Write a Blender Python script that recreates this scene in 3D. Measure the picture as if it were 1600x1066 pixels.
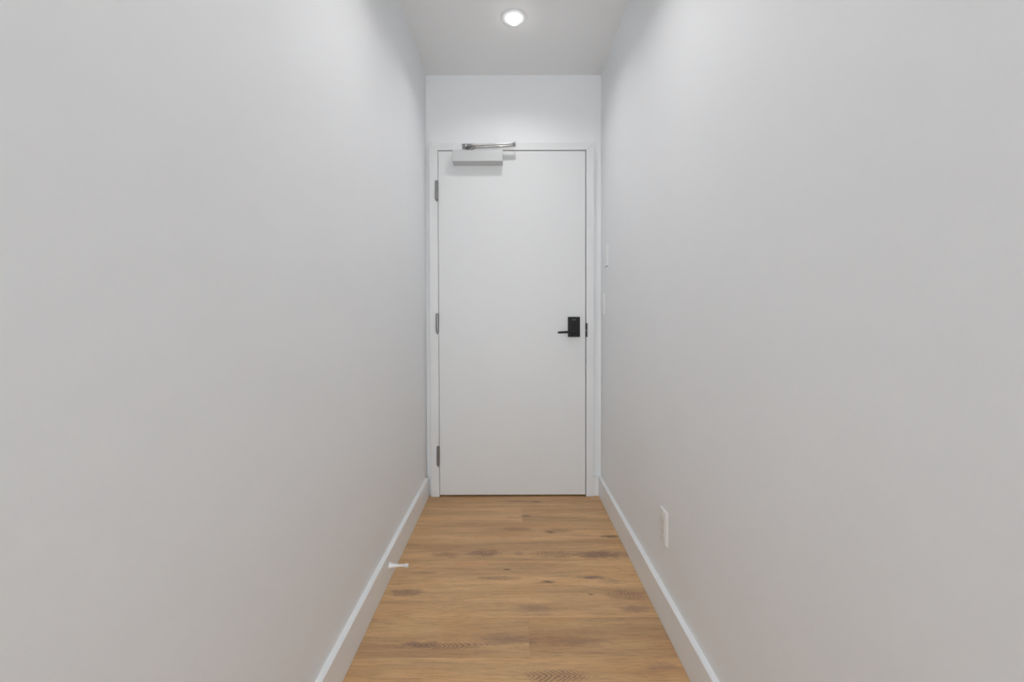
import bpy, bmesh, math
from mathutils import Matrix, Vector

for o in list(bpy.data.objects):
    bpy.data.objects.remove(o, do_unlink=True)
S = bpy.context.scene
COL = S.collection
PI = math.pi

# ------------------------------------------------------------------ camera
F_PX = 680.0
EYE = 1.049
PITCH = math.radians(0.9)
ROLL = math.radians(0.155)
cd = bpy.data.cameras.new('camera')
cd.sensor_fit = 'HORIZONTAL'
cd.sensor_width = 36.0
cd.lens = F_PX / 1600 * 36
cd.shift_x = 1.0 / 1600
cd.shift_y = -22.3 / 1600
cd.clip_start = 0.01
cam = bpy.data.objects.new('camera', cd)
COL.objects.link(cam)
cam.matrix_world = (Matrix.Translation((0, 0, EYE))
                    @ Matrix.Rotation(PI / 2 - PITCH, 4, 'X')
                    @ Matrix.Rotation(-ROLL, 4, 'Z'))
S.camera = cam

# ------------------------------------------------------------------ room measures (metres; camera stands at x=0, y=0, looks along +y)
XL, XR = -0.506, 0.533          # wall faces
ZC = 2.492                      # ceiling
YD = 2.566                      # face of the door leaf
YF = 2.561                      # face of the door frame
YW = 2.588                      # face of the end wall
YB = -3.4                       # corridor end left open behind the camera to let in the added world fill
BT, BH = 0.0175, 0.1165         # baseboard
DX0, DX1, DZ0, DZ1 = -0.427, 0.4365, 0.0115, 2.0390   # door leaf
LAMP_Y = 2.100

# ------------------------------------------------------------------ world, lamps, exposure
W = bpy.data.worlds.new('world')
S.world = W
W.use_nodes = True
W.node_tree.nodes['Background'].inputs[0].default_value = (0.94, 0.98, 1.01, 1)
W.node_tree.nodes['Background'].inputs[1].default_value = 6.3  # uniform fill added to lift the corridor, entering by its open end

LAMP_W = 3.0
LAMP_COL = (0.995, 0.985, 0.975)


def lamp(y, power):
    ld = bpy.data.lights.new('pot_lamp', 'AREA')
    ld.shape = 'DISK'
    ld.size = 0.034
    ld.energy = power
    ld.spread = math.radians(140)
    ld.color = LAMP_COL
    lo = bpy.data.objects.new('pot_lamp', ld)
    COL.objects.link(lo)
    lo.location = (0.016, y, ZC - 0.031)
    return lo


for ly, lw in ((1.2, 0.88), (0.3, 0.25)):       # the next lamps along the corridor, above the camera
    lamp(ly, LAMP_W * lw)

vs = S.view_settings
S.display_settings.display_device = 'sRGB'
vs.view_transform = 'Standard'
vs.look = 'None'
vs.gamma = 1.0
vs.use_curve_mapping = False
vs.exposure = 0.0


# ------------------------------------------------------------------ materials
def new_mat(name):
    m = bpy.data.materials.new(name)
    m.use_nodes = True
    nt = m.node_tree
    return m, nt, nt.nodes['Principled BSDF']


def nd(nt, kind, **kw):
    n = nt.nodes.new(kind)
    for k, v in kw.items():
        setattr(n, k, v)
    return n


def paint(name, rgb, rough, bump=0.0, scale=400.0, spec=0.35, mottle=0.0):
    m, nt, b = new_mat(name)
    b.inputs['Base Color'].default_value = (*rgb, 1)
    b.inputs['Roughness'].default_value = rough
    b.inputs['Specular IOR Level'].default_value = spec
    tc = nd(nt, 'ShaderNodeTexCoord')
    if mottle:
        n = nd(nt, 'ShaderNodeTexNoise')
        n.inputs['Scale'].default_value = 3.0
        n.inputs['Detail'].default_value = 4
        nt.links.new(tc.outputs['Object'], n.inputs['Vector'])
        r = nd(nt, 'ShaderNodeValToRGB')
        r.color_ramp.elements[0].position = 0.3
        r.color_ramp.elements[1].position = 0.7
        r.color_ramp.elements[0].color = (*[c * (1 - mottle) for c in rgb], 1)
        r.color_ramp.elements[1].color = (*[min(1, c * (1 + mottle)) for c in rgb], 1)
        nt.links.new(n.outputs['Fac'], r.inputs['Fac'])
        nt.links.new(r.outputs['Color'], b.inputs['Base Color'])
    if bump:
        n2 = nd(nt, 'ShaderNodeTexNoise')
        n2.inputs['Scale'].default_value = scale
        n2.inputs['Detail'].default_value = 3
        nt.links.new(tc.outputs['Object'], n2.inputs['Vector'])
        bp = nd(nt, 'ShaderNodeBump')
        bp.inputs['Strength'].default_value = bump
        bp.inputs['Distance'].default_value = 0.001
        nt.links.new(n2.outputs['Fac'], bp.inputs['Height'])
        nt.links.new(bp.outputs['Normal'], b.inputs['Normal'])
    return m


def metal(name, rgb, rough, metallic=1.0):
    m, nt, b = new_mat(name)
    b.inputs['Base Color'].default_value = (*rgb, 1)
    b.inputs['Metallic'].default_value = metallic
    tc = nd(nt, 'ShaderNodeTexCoord')
    n = nd(nt, 'ShaderNodeTexNoise')
    n.inputs['Scale'].default_value = 180
    nt.links.new(tc.outputs['Object'], n.inputs['Vector'])
    mr = nd(nt, 'ShaderNodeMapRange')
    mr.inputs['To Min'].default_value = rough * 0.85
    mr.inputs['To Max'].default_value = rough * 1.2
    nt.links.new(n.outputs['Fac'], mr.inputs['Value'])
    nt.links.new(mr.outputs['Result'], b.inputs['Roughness'])
    return m


WALL_RGB = (0.914, 0.93, 0.9475)
M_WALL = paint('wall_paint', WALL_RGB, 0.55, 0.10, 350, 0.3, 0.006)
M_CEIL = paint('ceiling_paint', (0.955, 0.962, 0.968), 0.8, 0.06, 300, 0.15, 0.004)
M_TRIM = paint('trim_paint', (0.915, 0.938, 0.952), 0.35, 0.03, 150, 0.4)
M_FRAME = paint('frame_paint', (0.835, 0.848, 0.856), 0.38, 0.03, 150, 0.4)
M_DOOR = paint('door_paint', (0.825, 0.838, 0.846), 0.42, 0.05, 250, 0.35, 0.004)
M_PLATE = paint('white_plastic', (0.93, 0.935, 0.94), 0.3, 0.0, 100, 0.5)
M_RUBBER = paint('white_rubber', (0.86, 0.86, 0.85), 0.5, 0.05, 300, 0.4)
M_SLOT = paint('slot_plastic', (0.5, 0.5, 0.5), 0.6, 0.05, 200)
M_NICKEL = metal('satin_nickel', (0.30, 0.30, 0.30), 0.3)
M_STEEL = metal('polished_steel', (0.42, 0.42, 0.42), 0.2)
M_CLOSER = metal('silver_enamel', (0.62, 0.63, 0.635), 0.42, 0.25)
M_BLACK = paint('black_enamel', (0.010, 0.010, 0.0105), 0.48, 0.06, 300, 0.28)
M_LOGO = paint('grey_print', (0.3, 0.3, 0.3), 0.5, 0.05, 100)
M_DARK = paint('dark_subfloor', (0.05, 0.035, 0.025), 0.9, 0.1, 100)


def lens_mat():
    m, nt, b = new_mat('lamp_lens')
    b.inputs['Base Color'].default_value = (0.9, 0.9, 0.9, 1)
    b.inputs['Emission Color'].default_value = (1, 0.99, 0.975, 1)
    b.inputs['Emission Strength'].default_value = 10.0
    return m


M_LENS = lens_mat()

# knots, mineral streaks and specks of the printed oak: world x, y, half length, half width, strength, kind
KNOTS = [
    (0.135, 2.49, 0.050, 0.016, 0.8, 'streak'), (0.03, 2.50, 0.10, 0.02, 0.45, 'streak'),
    (0.075, 2.31, 0.040, 0.015, 0.75, 'streak'),
    (0.190, 2.135, 0.030, 0.011, 0.9, 'knot'), (0.475, 2.09, 0.055, 0.016, 0.75, 'knot'),
    (0.42, 1.925, 0.17, 0.035, 0.65, 'streak'), (-0.15, 1.935, 0.12, 0.03, 0.45, 'streak'),
    (0.03, 1.935, 0.035, 0.02, 0.45, 'streak'),
    (-0.022, 1.812, 0.020, 0.006, 0.9, 'knot'), (0.33, 1.755, 0.075, 0.013, 0.9, 'streak'),
    (0.145, 1.725, 0.035, 0.010, 0.8, 'knot'), (0.40, 1.73, 0.06, 0.02, 0.4, 'streak'),
    (0.30, 1.645, 0.012, 0.006, 0.7, 'knot'), (-0.40, 1.665, 0.10, 0.022, 0.5, 'streak'),
    (0.44, 1.565, 0.08, 0.028, 0.5, 'streak'), (0.08, 1.56, 0.10, 0.035, 0.4, 'streak'),
    (-0.36, 1.79, 0.08, 0.014, 0.4, 'streak'),
    (-0.02, 1.41, 0.13, 0.03, 0.5, 'streak'), (-0.30, 1.39, 0.08, 0.02, 0.6, 'streak'),
    (0.45, 1.30, 0.06, 0.02, 0.45, 'streak'), (0.20, 1.40, 0.15, 0.03, 0.35, 'streak'),
    (-0.31, 2.397, 0.006, 0.006, 0.8, 'speck'), (0.44, 2.47, 0.006, 0.006, 0.6, 'speck'),
]


# patches of arrow-shaped growth rings: x, y, half length, half width, ring spacing, direction
FIGURE = [
    (-0.29, 1.930, 0.085, 0.030, 0.015, 1), (-0.115, 1.945, 0.095, 0.030, 0.016, -1),
    (0.19, 1.930, 0.12, 0.036, 0.016, 1), (0.36, 1.925, 0.10, 0.034, 0.017, -1),
    (0.02, 2.165, 0.10, 0.026, 0.014, 1), (0.23, 2.150, 0.09, 0.024, 0.014, -1),
    (0.44, 1.640, 0.085, 0.036, 0.015, -1), (-0.05, 1.750, 0.10, 0.018, 0.015, 1),
    (-0.41, 1.655, 0.08, 0.024, 0.012, -1), (0.13, 1.265, 0.12, 0.030, 0.016, 1),
    (-0.22, 1.385, 0.15, 0.020, 0.018, 1),
]


def wood_mat():
    m, nt, b = new_mat('oak_vinyl')
    L = nt.links.new
    geo = nd(nt, 'ShaderNodeNewGeometry')
    info = nd(nt, 'ShaderNodeObjectInfo')
    sepc = nd(nt, 'ShaderNodeSeparateColor')
    L(info.outputs['Color'], sepc.inputs['Color'])

    def math_(op, a, bb=None, c=None):
        n = nd(nt, 'ShaderNodeMath', operation=op)
        for i, v in enumerate((a, bb, c)):
            if v is None:
                continue
            if isinstance(v, (int, float)):
                n.inputs[i].default_value = v
            else:
                L(v, n.inputs[i])
        return n.outputs[0]

    def vmap(scale, seed):
        comb = nd(nt, 'ShaderNodeCombineXYZ')
        off = math_('MULTIPLY', sepc.outputs['Green'], 37.0)
        L(off, comb.inputs['X'])
        L(math_('MULTIPLY', sepc.outputs['Green'], 91.0), comb.inputs['Z'])
        comb.inputs['Y'].default_value = seed
        v = nd(nt, 'ShaderNodeVectorMath', operation='MULTIPLY_ADD')
        L(geo.outputs['Position'], v.inputs[0])
        v.inputs[1].default_value = scale
        L(comb.outputs[0], v.inputs[2])
        return v.outputs[0]

    def noise(scale, seed, detail=4.0, rough=0.55, dist=0.0):
        n = nd(nt, 'ShaderNodeTexNoise')
        n.inputs['Scale'].default_value = 1.0
        n.inputs['Detail'].default_value = detail
        n.inputs['Roughness'].default_value = rough
        n.inputs['Distortion'].default_value = dist
        L(vmap(scale, seed), n.inputs['Vector'])
        return n.outputs['Fac']

    def mix(fac, a, bb, blend='MIX'):
        n = nd(nt, 'ShaderNodeMix', data_type='RGBA', blend_type=blend)
        n.clamp_factor = True
        for sock, v in ((n.inputs[0], fac), (n.inputs[6], a), (n.inputs[7], bb)):
            if isinstance(v, (int, float)):
                sock.default_value = v
            elif isinstance(v, tuple):
                sock.default_value = (*v, 1)
            else:
                L(v, sock)
        return n.outputs[2]

    def ramp(val, lo, hi):
        n = nd(nt, 'ShaderNodeMapRange', interpolation_type='SMOOTHSTEP')
        L(val, n.inputs['Value'])
        n.inputs['From Min'].default_value = lo
        n.inputs['From Max'].default_value = hi
        return n.outputs['Result']

    band = noise((1.6, 17, 1), 3.0, 3, 0.5, 0.4)
    fine = noise((9, 190, 1), 7.0, 5, 0.65)
    hair = noise((30, 620, 1), 11.0, 3, 0.6)
    cloud = noise((3.2, 8, 1), 17.0, 3, 0.5)
    ticks = noise((45, 900, 1), 23.0, 2, 0.5)
    base = mix(ramp(band, 0.3, 0.7), WOOD['dark'], WOOD['light'])
    base = mix(math_('MULTIPLY', ramp(cloud, 0.45, 0.75), 0.55), base, WOOD['warm'])
    base = mix(math_('MULTIPLY', ramp(fine, 0.46, 0.70), 0.42), base, WOOD['deep'])
    base = mix(math_('MULTIPLY', ramp(hair, 0.48, 0.72), 0.38), base, WOOD['deep'])
    base = mix(math_('MULTIPLY', ramp(ticks, 0.60, 0.72), 0.25), base, WOOD['pale'])
    sep = nd(nt, 'ShaderNodeSeparateXYZ')
    L(geo.outputs['Position'], sep.inputs[0])
    wob = noise((26, 60, 1), 41.0, 3, 0.6)
    wob2 = noise((14, 30, 1), 47.0, 2, 0.5)
    # cathedral figure: nested arrow-shaped rings in a few places
    for (kx, ky, kl, kw, per, way) in FIGURE:
        dy = math_('ABSOLUTE', math_('SUBTRACT', sep.outputs['Y'], ky))
        u = math_('MULTIPLY_ADD', dy, 1.5 * way, sep.outputs['X'])
        u = math_('MULTIPLY_ADD', wob2, 0.045, u)
        u = math_('MULTIPLY_ADD', wob, 0.010, u)
        sn = math_('SINE', math_('MULTIPLY', u, 2 * PI / per))
        dx = math_('DIVIDE', math_('SUBTRACT', sep.outputs['X'], kx), kl)
        d = math_('SQRT', math_('ADD', math_('MULTIPLY', dx, dx), math_('POWER', math_('DIVIDE', dy, kw), 2.0)))
        d = math_('ADD', d, math_('MULTIPLY', math_('SUBTRACT', wob, 0.5), 1.2))
        k = nd(nt, 'ShaderNodeMapRange', interpolation_type='SMOOTHSTEP')
        L(d, k.inputs['Value'])
        k.inputs['From Min'].default_value = 1.1
        k.inputs['From Max'].default_value = 0.35
        k.inputs['To Max'].default_value = 0.85
        base = mix(math_('MULTIPLY', k.outputs['Result'], ramp(sn, -0.1, 0.9)), base, WOOD['deep'])
        base = mix(math_('MULTIPLY', k.outputs['Result'], 0.25), base, WOOD['plum'])
    # single knots and streaks
    for (kx, ky, kl, kw, st, kind) in KNOTS:
        dx = math_('DIVIDE', math_('SUBTRACT', sep.outputs['X'], kx), kl)
        dy = math_('DIVIDE', math_('SUBTRACT', sep.outputs['Y'], ky), kw)
        d = math_('SQRT', math_('ADD', math_('MULTIPLY', dx, dx), math_('MULTIPLY', dy, dy)))
        d = math_('ADD', d, math_('MULTIPLY', math_('SUBTRACT', wob, 0.5), 1.6 if kind != 'speck' else 0.3))
        k = nd(nt, 'ShaderNodeMapRange', interpolation_type='SMOOTHSTEP')
        L(d, k.inputs['Value'])
        k.inputs['From Min'].default_value = 1.15
        k.inputs['From Max'].default_value = 0.1
        k.inputs['To Max'].default_value = st
        base = mix(k.outputs['Result'], base,
                   {'knot': WOOD['knot'], 'streak': WOOD['plum'], 'speck': (0.8, 0.66, 0.45)}[kind])
    # tone of each board
    tone = math_('MULTIPLY_ADD', sepc.outputs['Red'], 0.5, 0.75)
    cmb = nd(nt, 'ShaderNodeCombineColor')
    for i in range(3):
        L(tone, cmb.inputs[i])
    base = mix(1.0, base, cmb.outputs[0], 'MULTIPLY')
    L(base, b.inputs['Base Color'])
    b.inputs['Roughness'].default_value = 0.5
    b.inputs['Specular IOR Level'].default_value = 0.3
    bp = nd(nt, 'ShaderNodeBump')
    bp.inputs['Strength'].default_value = 0.15
    bp.inputs['Distance'].default_value = 0.0006
    L(hair, bp.inputs['Height'])
    L(bp.outputs['Normal'], b.inputs['Normal'])
    return m


WOOD = dict(light=(0.78, 0.500, 0.255), dark=(0.56, 0.345, 0.185), warm=(0.68, 0.370, 0.170),
            deep=(0.28, 0.165, 0.095), pale=(0.84, 0.58, 0.33), knot=(0.10, 0.060, 0.038),
            plum=(0.24, 0.150, 0.120))
M_WOOD = wood_mat()


# ------------------------------------------------------------------ mesh helpers
def obj(name, bm, mat, parent=None, smooth=False, bevel=0.0, seg=2, auto=None):
    me = bpy.data.meshes.new(name)
    bmesh.ops.recalc_face_normals(bm, faces=bm.faces)
    bm.to_mesh(me)
    bm.free()
    me.materials.append(mat)
    if smooth or bevel:
        for p in me.polygons:
            p.use_smooth = True
    o = bpy.data.objects.new(name, me)
    COL.objects.link(o)
    if parent is not None:
        o.parent = parent
    if bevel:
        mod = o.modifiers.new('bevel', 'BEVEL')
        mod.width = bevel
        mod.segments = seg
        mod.limit_method = 'ANGLE'
        mod.angle_limit = math.radians(35)
        mod.harden_normals = True
    elif smooth:
        try:
            me.set_sharp_from_angle(angle=math.radians(auto or 40))
        except Exception:
            pass
    return o


def box(bm, x0, x1, y0, y1, z0, z1):
    v = [bm.verts.new(p) for p in ((x0, y0, z0), (x1, y0, z0), (x1, y1, z0), (x0, y1, z0),
                                   (x0, y0, z1), (x1, y0, z1), (x1, y1, z1), (x0, y1, z1))]
    for f in ((3, 2, 1, 0), (4, 5, 6, 7), (0, 1, 5, 4), (1, 2, 6, 5), (2, 3, 7, 6), (3, 0, 4, 7)):
        bm.faces.new([v[i] for i in f])
    return bm


def prism(bm, pts, axis, a, b):
    """closed outline pts (2-D) swept along axis from a to b; 2-D order is the other two axes in x,y,z order"""
    def P(p, t):
        q = list(p)
        q.insert('xyz'.index(axis), t)
        return q
    lo = [bm.verts.new(P(p, a)) for p in pts]
    hi = [bm.verts.new(P(p, b)) for p in pts]
    bm.faces.new(lo)
    bm.faces.new(hi[::-1])
    n = len(pts)
    for i in range(n):
        j = (i + 1) % n
        bm.faces.new((lo[i], lo[j], hi[j], hi[i]))
    return bm


def lathe(bm, prof, n=24, mat=None):
    """profile (radius, height) turned about z, closed with caps, then moved by mat"""
    mat = mat or Matrix.Identity(4)
    rings = []
    for r, h in prof:
        if r < 1e-6:
            rings.append([bm.verts.new(mat @ Vector((0, 0, h)))])
        else:
            rings.append([bm.verts.new(mat @ Vector((r * math.cos(2 * PI * i / n), r * math.sin(2 * PI * i / n), h)))
                          for i in range(n)])
    for a, b in zip(rings, rings[1:]):
        for i in range(n):
            j = (i + 1) % n
            if len(a) == 1 and len(b) == 1:
                continue
            if len(a) == 1:
                bm.faces.new((a[0], b[i], b[j]))
            elif len(b) == 1:
                bm.faces.new((a[i], a[j], b[0]))
            else:
                bm.faces.new((a[i], a[j], b[j], b[i]))
    if len(rings[0]) > 1:
        bm.faces.new(rings[0][::-1])
    if len(rings[-1]) > 1:
        bm.faces.new(rings[-1])
    return bm


def tube(bm, pts, rad, n=12, flat=1.0):
    """round (or flattened in z) bar along a path"""
    pts = [Vector(p) for p in pts]
    rad = rad if isinstance(rad, (list, tuple)) else [rad] * len(pts)
    rings = []
    for i, p in enumerate(pts):
        t = (pts[min(i + 1, len(pts) - 1)] - pts[max(i - 1, 0)]).normalized()
        side = t.cross(Vector((0, 0, 1)))
        if side.length < 1e-4:
            side = Vector((1, 0, 0))
        side.normalize()
        up = side.cross(t).normalized()
        rings.append([bm.verts.new(p + side * rad[i] * math.cos(2 * PI * k / n)
                                   + up * rad[i] * flat * math.sin(2 * PI * k / n)) for k in range(n)])
    for a, b in zip(rings, rings[1:]):
        for k in range(n):
            j = (k + 1) % n
            bm.faces.new((a[k], a[j], b[j], b[k]))
    bm.faces.new(rings[0][::-1])
    bm.faces.new(rings[-1])
    return bm


def struct(o):
    o['kind'] = 'structure'
    return o


def thing(o, label, cat):
    o['label'] = label
    o['category'] = cat
    return o


def empty(name, loc):
    e = bpy.data.objects.new(name, None)
    COL.objects.link(e)
    e.location = loc
    e.empty_display_size = 0.05
    return e


NEW = bmesh.new
TO_ROOM = Matrix.Rotation(PI / 2, 4, 'X')      # lathe axis z -> -y (out of the door, towards the corridor)


def at(x, y, z, rot=None):
    return Matrix.Translation((x, y, z)) @ (rot or Matrix.Identity(4))


# ------------------------------------------------------------------ shell
wl = struct(obj('wall_left', prism(NEW(), [(XL - 0.1, 0), (XL - 0.0035, 0), (XL + 0.0055, ZC), (XL - 0.1, ZC)], 'y', YB, YW + 0.12), M_WALL))
struct(obj('wall_right', box(NEW(), XR, XR + 0.1, YB, YW + 0.12, 0, ZC), M_WALL))
struct(obj('ceiling', box(NEW(), XL - 0.1, XR + 0.1, YB, YW + 0.12, ZC, ZC + 0.1), M_CEIL))
bm = NEW()
box(bm, XL, DX0 - 0.03, YW, YW + 0.12, 0, ZC)
box(bm, DX1 + 0.03, XR, YW, YW + 0.12, 0, ZC)
box(bm, DX0 - 0.03, DX1 + 0.03, YW, YW + 0.12, DZ1 + 0.03, ZC)
box(bm, DX0 - 0.03, DX1 + 0.03, YW + 0.085, YW + 0.12, 0, DZ1 + 0.03)  # unseen backing added behind the leaf to block world light at the door gaps
struct(obj('wall_back', bm, M_WALL))

# floor: a dark base that shows in the joints, and the boards across the corridor
floor = struct(obj('floor', box(NEW(), XL - 0.1, XR + 0.1, YB, YW + 0.12, -0.08, -0.006), M_DARK))
PW = 0.18080
Y0 = 0.003413 * F_PX * 1.043           # first joint in front of the door
JX = 0.0555
tones = [0.42, 0.55, 0.56, 0.47, 0.60, 0.58, 0.36, 0.50, 0.55, 0.48, 0.52, 0.42]
board_no = 0


def board(x0, x1, y0, y1, tone):
    global board_no
    g = 0.00015
    o = obj('plank', box(NEW(), x0 + g, x1 - g, y0 + g, y1 - g, -0.006, 0.0), M_WOOD, floor, bevel=0.0003, seg=1)
    board_no += 1
    o.color = (tone, (board_no * 0.381966) % 1.0, 0, 1)


for k in range(-1, 34):
    y1 = Y0 - k * PW
    y0 = max(y1 - PW, YB)
    if k == -1:
        y1 = YW + 0.085
    if y1 <= YB + 0.01:
        break
    t = tones[(k + 1) % len(tones)]
    if k in (0, 5, 7, 12, 14, 19):
        board(XL, JX, y0, y1, t + 0.04)
        board(JX, XR, y0, y1, t - 0.10)
    else:
        board(XL, XR, y0, y1, t)

# baseboards
c = 0.002
zb = 0.0015


def base_prof(xw, s):
    return [(xw, zb), (xw + s * BT, zb), (xw + s * BT, BH - c), (xw + s * (BT - c), BH), (xw, BH)]


struct(obj('baseboard_left', prism(NEW(), base_prof(XL - 0.0032, 1), 'y', YB, YF - 0.001), M_TRIM))
struct(obj('baseboard_right', prism(NEW(), base_prof(XR, -1), 'y', YB, YW), M_TRIM))
struct(obj('baseboard_back', prism(NEW(), [(YW, zb), (YW - BT, zb), (YW - BT, BH - c), (YW - BT + c, BH), (YW, BH)],
                                   'x', 0.4875, XR - BT), M_TRIM))

# ------------------------------------------------------------------ door frame
trim = struct(empty('trim_1', (0, YF, 0)))
trim_inv = Matrix.Translation((0, -YF, 0))


def under(o, parent):
    o.parent = parent
    o.matrix_parent_inverse = Matrix.Translation(-parent.location)
    return o


G = 0.0028
FXL, FXR, FZT = -0.4785, 0.4865, 2.0840
LX, RX, TZ = DX0 - G + 0.0008, DX1 + G + 0.0012, DZ1 + G + 0.0008
YE = YW + 0.084
bm = NEW()
prism(bm, [(FXL, 0.001), (LX, 0.001), (LX, TZ), (FXL, FZT)], 'y', YF, YW)
box(bm, LX - 0.028, LX, YW, YE, 0.001, TZ)
box(bm, LX, LX + 0.015, YD + 0.047, YE, 0.001, TZ)
under(obj('jamb', bm, M_FRAME, bevel=0.0012), trim)
bm = NEW()
prism(bm, [(RX, 0.001), (FXR, 0.001), (FXR, FZT), (RX, TZ)], 'y', YF, YW)
box(bm, RX, RX + 0.026, YW, YE, 0.001, TZ)
box(bm, RX - 0.015, RX, YD + 0.047, YE, 0.001, TZ)
under(obj('jamb', bm, M_FRAME, bevel=0.0012), trim)
bm = NEW()
prism(bm, [(FXL, FZT), (LX, TZ), (RX, TZ), (FXR, FZT)], 'y', YF, YW)
box(bm, LX, RX, YW, YE, TZ, TZ + 0.026)
box(bm, LX + 0.015, RX - 0.015, YD + 0.047, YE, TZ - 0.015, TZ)
under(obj('head_jamb', bm, M_FRAME, bevel=0.0012), trim)
bm = NEW()
box(bm, RX + 0.0036, RX + 0.0105, YF - 0.0016, YF + 0.004, 0.9475, 1.0290)
sp = under(obj('strike_plate', bm, M_NICKEL, bevel=0.0006), trim)
bm = NEW()
box(bm, RX - 0.0012, RX + 0.0042, YF - 0.004, YF + 0.012, 0.9475, 0.9830)
box(bm, RX - 0.0012, RX + 0.0042, YF - 0.004, YF + 0.012, 0.9860, 1.0290)
lip = obj('strike_lip', bm, M_BLACK, bevel=0.0008)
lip.parent = sp
lip.matrix_parent_inverse = sp.matrix_parent_inverse @ Matrix.Identity(4)
lip.matrix_parent_inverse = Matrix.Identity(4)
lip['label'] = 'black strike lip'

# ------------------------------------------------------------------ door leaf, hinges, lock
door = struct(obj('door_1', box(NEW(), DX0, DX1, YD, YD + 0.0445, DZ0, DZ1), M_DOOR, bevel=0.0012))

# hinge: knuckle barrel of five pieces, pin head and pointed tip, both leaves folded into the joint
HX, HY = -0.4345, YF - 0.0045


def hinge(zt, first=None):
    if first is None:
        bm = NEW()
        r = 0.0092
        h = 0.108
        cuts = [0.0, 0.0235, 0.0465, 0.0615, 0.0845, h]
        prof = [(r * 0.9, -0.0005)]
        for a, b in zip(cuts, cuts[1:]):
            prof += [(r * 0.86, -a - 0.0004), (r, -a - 0.0012), (r, -b + 0.0012), (r * 0.86, -b + 0.0004)]
        prof = [(p, z) for p, z in prof]
        lathe(bm, prof[::-1], 16)
        root = obj('hinge', bm, M_NICKEL, door, smooth=True)
        root.location = (HX, HY, zt)
        tip = obj('hinge_tip', lathe(NEW(), [(0.0, -h - 0.013), (0.0022, -h - 0.0115), (0.0052, -h - 0.004), (0.007, -h - 0.0005)], 16),
                  M_NICKEL, root, smooth=True)
        leaf = obj('hinge_leaf', box(NEW(), -0.0012, 0.0012, 0.006, 0.04, -h, 0), M_NICKEL, root)
        leaf.location = (DX0 - 0.0012 - HX, 0, 0)
        cap = obj('hinge_pin', lathe(NEW(), [(0.0068, 0.0), (0.0068, 0.0016), (0.005, 0.0030), (0.0, 0.0034)], 16), M_NICKEL, root, smooth=True)
        return root
    o = first.copy()
    COL.objects.link(o)
    o.location.z = zt
    for ch in list(first.children):
        q = ch.copy()
        COL.objects.link(q)
        q.parent = o
    return o


h0 = hinge(1.8625)
hinge(1.0862, h0)
hinge(0.3017, h0)

# lock: tall black escutcheon, lever turned to the hinge side, thumb turn
LXC, LZC = 0.3675, 1.0070
hw, hh = 0.0345, 0.0585
lock = obj('door_lock', box(NEW(), LXC - hw, LXC + hw, YD - 0.020, YD, LZC - hh, LZC + hh), M_BLACK, door, bevel=0.003, seg=3)
LVX, LVZ = 0.3660, 0.9790
obj('lever_rose', lathe(NEW(), [(0.0235, 0.0), (0.0235, 0.004), (0.021, 0.0065), (0.012, 0.007), (0.0105, 0.009), (0.0105, 0.032)], 28,
                        at(LVX, YD - 0.020, LVZ, TO_ROOM)), M_BLACK, lock, smooth=True)
yl = YD - 0.052
obj('lever', tube(NEW(), [(LVX + 0.010, yl, LVZ + 0.0005), (LVX + 0.006, yl, LVZ + 0.0005), (LVX - 0.015, yl, LVZ),
                          (LVX - 0.05, yl - 0.001, LVZ - 0.0015), (LVX - 0.093, yl - 0.001, LVZ - 0.0035),
                          (LVX - 0.0985, yl - 0.001, LVZ - 0.0038)],
                 [0.0050, 0.0075, 0.0072, 0.0066, 0.0060, 0.0040], 14), M_BLACK, lock, smooth=True)
bm = lathe(NEW(), [(0.013, 0.0), (0.013, 0.002), (0.0115, 0.003)], 24, at(LXC - 0.001, YD - 0.020, LZC + 0.016, TO_ROOM))
obj('thumb_turn', box(bm, LXC - 0.004, LXC + 0.002, YD - 0.031, YD - 0.022, LZC + 0.006, LZC + 0.026), M_BLACK, lock, bevel=0.001)
lg = obj('emblem', NEW(), M_LOGO, lock)
bm = NEW()
for i, (w, z0) in enumerate(((0.0030, 0.004), (0.0030, 0.0025), (0.0030, 0.0025), (0.0030, 0.004))):
    x = LXC + 0.0005 - 0.0075 + i * 0.0042
    box(bm, x, x + w, YD - 0.0204, YD - 0.0199, LZC + 0.0395, LZC + 0.0395 + z0)
bm.to_mesh(lg.data)
bm.free()
obj('screw', lathe(NEW(), [(0.0032, 0.0), (0.0032, 0.0006), (0.002, 0.0012), (0.0, 0.0013)], 14,
                   at(LXC + 0.003, YD - 0.020, LZC - 0.049, TO_ROOM)), M_NICKEL, lock, smooth=True)

# ------------------------------------------------------------------ door closer
closer = thing(empty('door_closer', (-0.19, YD, 1.99)),
               'silver box door closer with folded arm above the white door', 'door closer')
D = 0.056
yf = YD - D
prof = [(YD, 1.9575), (YD - D + 0.002, 1.9650), (yf, 1.9670), (yf, 2.0285), (yf + 0.002, 2.0305), (YD, 2.0305)]
under(obj('body', prism(NEW(), prof, 'x', -0.3365, -0.0475), M_CLOSER, bevel=0.0015), closer)
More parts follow.
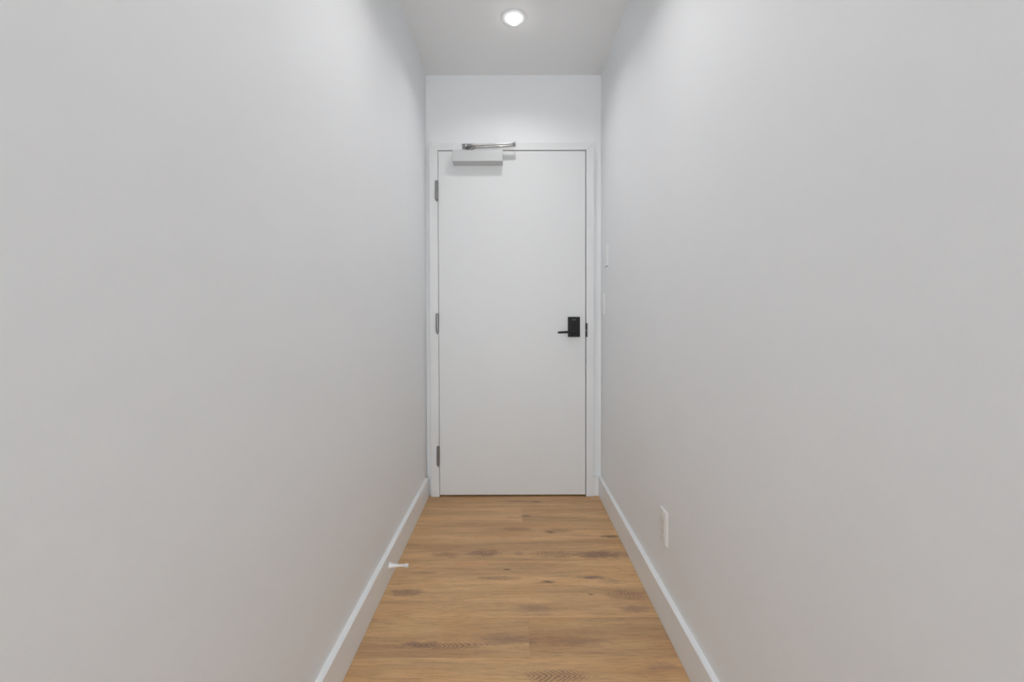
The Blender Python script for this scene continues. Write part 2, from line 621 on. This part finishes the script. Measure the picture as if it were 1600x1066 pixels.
# pinion on top of the body
under(obj('pinion', lathe(NEW(), [(0.013, 0.0), (0.013, 0.004), (0.0085, 0.006), (0.0085, 0.014), (0.005, 0.015)], 20,
                          at(-0.2370, YD - 0.034, 2.0300)), M_STEEL, smooth=True), closer)
under(obj('main_arm', tube(NEW(), [(-0.252, YD - 0.036, 2.0345), (-0.2370, YD - 0.040, 2.0350), (-0.2255, YD - 0.046, 2.0375),
                                   (-0.2130, YD - 0.050, 2.0430), (-0.198, YD - 0.051, 2.0450), (0.018, YD - 0.054, 2.0525),
                                   (0.0255, YD - 0.054, 2.0528)],
                           [0.007, 0.0085, 0.008, 0.0075, 0.0068, 0.0062, 0.0040], 12, 0.75), M_STEEL, smooth=True), closer)
under(obj('forearm', tube(NEW(), [(-0.240, YD - 0.046, 2.0590), (-0.215, YD - 0.048, 2.0590), (-0.205, YD - 0.049, 2.0583),
                                  (0.018, YD - 0.054, 2.0665), (0.0245, YD - 0.054, 2.0668)],
                          [0.0085, 0.0085, 0.0058, 0.0052, 0.0040], 12, 0.85), M_STEEL, smooth=True), closer)
under(obj('elbow_pin', lathe(NEW(), [(0.0055, 0.0), (0.0075, 0.001), (0.0075, 0.022), (0.0065, 0.0255), (0.003, 0.0275), (0.0, 0.028)], 16,
                             at(0.0195, YD - 0.054, 2.0495)), M_STEEL, smooth=True), closer)
bm = NEW()
box(bm, -0.284, -0.226, YF - 0.004, YF - 0.0002, 2.052, 2.084)
box(bm, -0.272, -0.240, YF - 0.044, YF - 0.003, 2.0545, 2.0625)
shoe = under(obj('arm_bracket', bm, M_STEEL, bevel=0.0015), closer)
under(obj('bracket_pin', lathe(NEW(), [(0.006, 0.0), (0.009, 0.001), (0.009, 0.017), (0.007, 0.0205), (0.0, 0.022)], 18,
                               at(-0.2600, YD - 0.043, 2.0465)), M_STEEL, smooth=True), closer)
for sx in (-0.279, -0.231):
    under(obj('screw', lathe(NEW(), [(0.0036, 0.0), (0.0036, 0.001), (0.002, 0.0018), (0.0, 0.002)], 12,
                             at(sx, YF - 0.004, 2.073, TO_ROOM)), M_NICKEL, smooth=True), closer)


closer.location.z -= 0.005

# ------------------------------------------------------------------ plates on the right wall
TO_WALL = Matrix.Rotation(-PI / 2, 4, 'Z')     # local -y (front) -> world -x; local x -> world -y


def wall_root(name, y, z):
    e = empty(name, (XR, y, z))
    e.rotation_euler = (0, 0, -PI / 2)
    return e


def plate(root, w, h, th, ow, oh):
    """bevelled cover plate with an opening ow x oh, front towards local -y"""
    bm = NEW()

    def ring(x, z, y):
        return [bm.verts.new((sx * x, y, sz * z)) for sx, sz in ((-1, -1), (1, -1), (1, 1), (-1, 1))]
    a = ring(w / 2, h / 2, 0)
    b = ring(w / 2, h / 2, -th * 0.12)
    c1 = ring(w / 2 - 0.0085, h / 2 - 0.0016, -th)
    d = ring(ow / 2, oh / 2, -th)
    e = ring(ow / 2, oh / 2, 0)
    for r, s in ((a, b), (b, c1), (c1, d), (d, e), (e, a)):
        for i in range(4):
            j = (i + 1) % 4
            bm.faces.new((r[i], r[j], s[j], s[i]))
    return obj('cover_plate', bm, M_PLATE, root, bevel=0.0008)


sw1 = thing(wall_root('light_switch', 2.430, 1.405), 'white rocker light switch, upper of the two beside the door', 'light switch')
plate(sw1, 0.072, 0.117, 0.0062, 0.034, 0.067)
bm = prism(NEW(), [(-0.0005, -0.0325), (-0.0068, -0.0325), (-0.0052, 0.0), (-0.0082, 0.0325), (-0.0005, 0.0325)], 'x', -0.0162, 0.0162)
obj('rocker', bm, M_PLATE, sw1, bevel=0.0006)

sw2 = thing(wall_root('light_switch', 2.512, 1.138), 'white dimmer switch plate close to the door frame, below another switch', 'light switch')
plate(sw2, 0.072, 0.120, 0.0062, 0.034, 0.067)
bm = prism(NEW(), [(-0.0005, -0.0325), (-0.0066, -0.0325), (-0.0056, 0.0), (-0.0076, 0.0325), (-0.0005, 0.0325)], 'x', -0.0162, 0.0085)
obj('rocker', bm, M_PLATE, sw2, bevel=0.0006)
obj('slider_track', box(NEW(), 0.0092, 0.0162, -0.0060, -0.0005, -0.0325, 0.0325), M_PLATE, sw2, bevel=0.0004)
obj('slider', box(NEW(), 0.0100, 0.0155, -0.0085, -0.0058, 0.004, 0.013), M_PLATE, sw2, bevel=0.0006)
for z in (-0.046, 0.046):
    obj('screw', lathe(NEW(), [(0.003, 0.0), (0.003, 0.0006), (0.0, 0.0011)], 12, at(0, -0.0062, z, TO_ROOM)), M_PLATE, sw2, smooth=True)

ol = thing(wall_root('power_outlet', 1.508, 0.328), 'white power outlet low on the right-hand wall above the baseboard', 'power outlet')
plate(ol, 0.071, 0.117, 0.0066, 0.034, 0.067)
body = obj('receptacle', box(NEW(), -0.0162, 0.0162, -0.0072, -0.0005, -0.0328, 0.0328), M_PLATE, ol, bevel=0.0008)
for zc in (0.0165, -0.0165):
    bm = NEW()
    box(bm, -0.0078, -0.0056, -0.00745, -0.0060, zc - 0.001, zc + 0.008)
    box(bm, 0.0056, 0.0078, -0.00745, -0.0060, zc - 0.0, zc + 0.0075)
    lathe(bm, [(0.0026, 0.0), (0.0026, 0.0014)], 12, at(0, -0.0060, zc - 0.0065, TO_ROOM))
    s = obj('socket_slots', bm, M_SLOT, body)
    s['label'] = 'grey socket slots'
for z in (-0.0465, 0.0465):
    obj('screw', lathe(NEW(), [(0.003, 0.0), (0.003, 0.0006), (0.0, 0.0011)], 12, at(0, -0.0066, z, TO_ROOM)), M_PLATE, ol, smooth=True)

# ------------------------------------------------------------------ door stop on the left baseboard
stop = thing(empty('door_stop', (XL - 0.0032 + BT, 1.732, 0.064)), 'white door stop sticking out from the left baseboard over the wood floor', 'door stop')
RX90 = Matrix.Rotation(PI / 2, 4, 'Y')          # lathe axis z -> +x
obj('shank', lathe(NEW(), [(0.0128, 0.0), (0.0132, 0.0025), (0.0112, 0.005), (0.0090, 0.012), (0.0068, 0.024), (0.0054, 0.040),
                           (0.0048, 0.053), (0.0052, 0.060)], 24, RX90), M_PLATE, stop, smooth=True, auto=60)
obj('bumper', lathe(NEW(), [(0.0052, 0.057), (0.0066, 0.0615), (0.0074, 0.066), (0.0078, 0.0735), (0.0070, 0.0755), (0.0, 0.0762)], 24, RX90),
    M_RUBBER, stop, smooth=True, auto=60)

# ------------------------------------------------------------------ recessed ceiling light
pot = thing(empty('ceiling_light', (0.016, LAMP_Y, ZC)), 'round white recessed ceiling light glowing in front of the door', 'ceiling light')
bm = NEW()
prof = [(0.0300, -0.001), (0.0300, -0.0045), (0.0330, -0.0060), (0.0420, -0.0050), (0.0570, -0.0042), (0.0605, -0.0030), (0.0612, -0.0002)]
n = 48
rings = [[bm.verts.new((r * math.cos(2 * PI * i / n), r * math.sin(2 * PI * i / n), z)) for i in range(n)] for r, z in prof]
for a, b in zip(rings, rings[1:] + rings[:1]):
    for i in range(n):
        j = (i + 1) % n
        bm.faces.new((a[i], a[j], b[j], b[i]))
obj('trim_ring', bm, M_TRIM, pot, smooth=True)
obj('lens', lathe(NEW(), [(0.0285, -0.0005), (0.0290, -0.010), (0.0270, -0.0170), (0.0215, -0.0235), (0.014, -0.0275), (0.006, -0.0292), (0.0, -0.0295)], 40),
    M_LENS, pot, smooth=True, auto=80)
lamp(LAMP_Y, LAMP_W * 0.62)
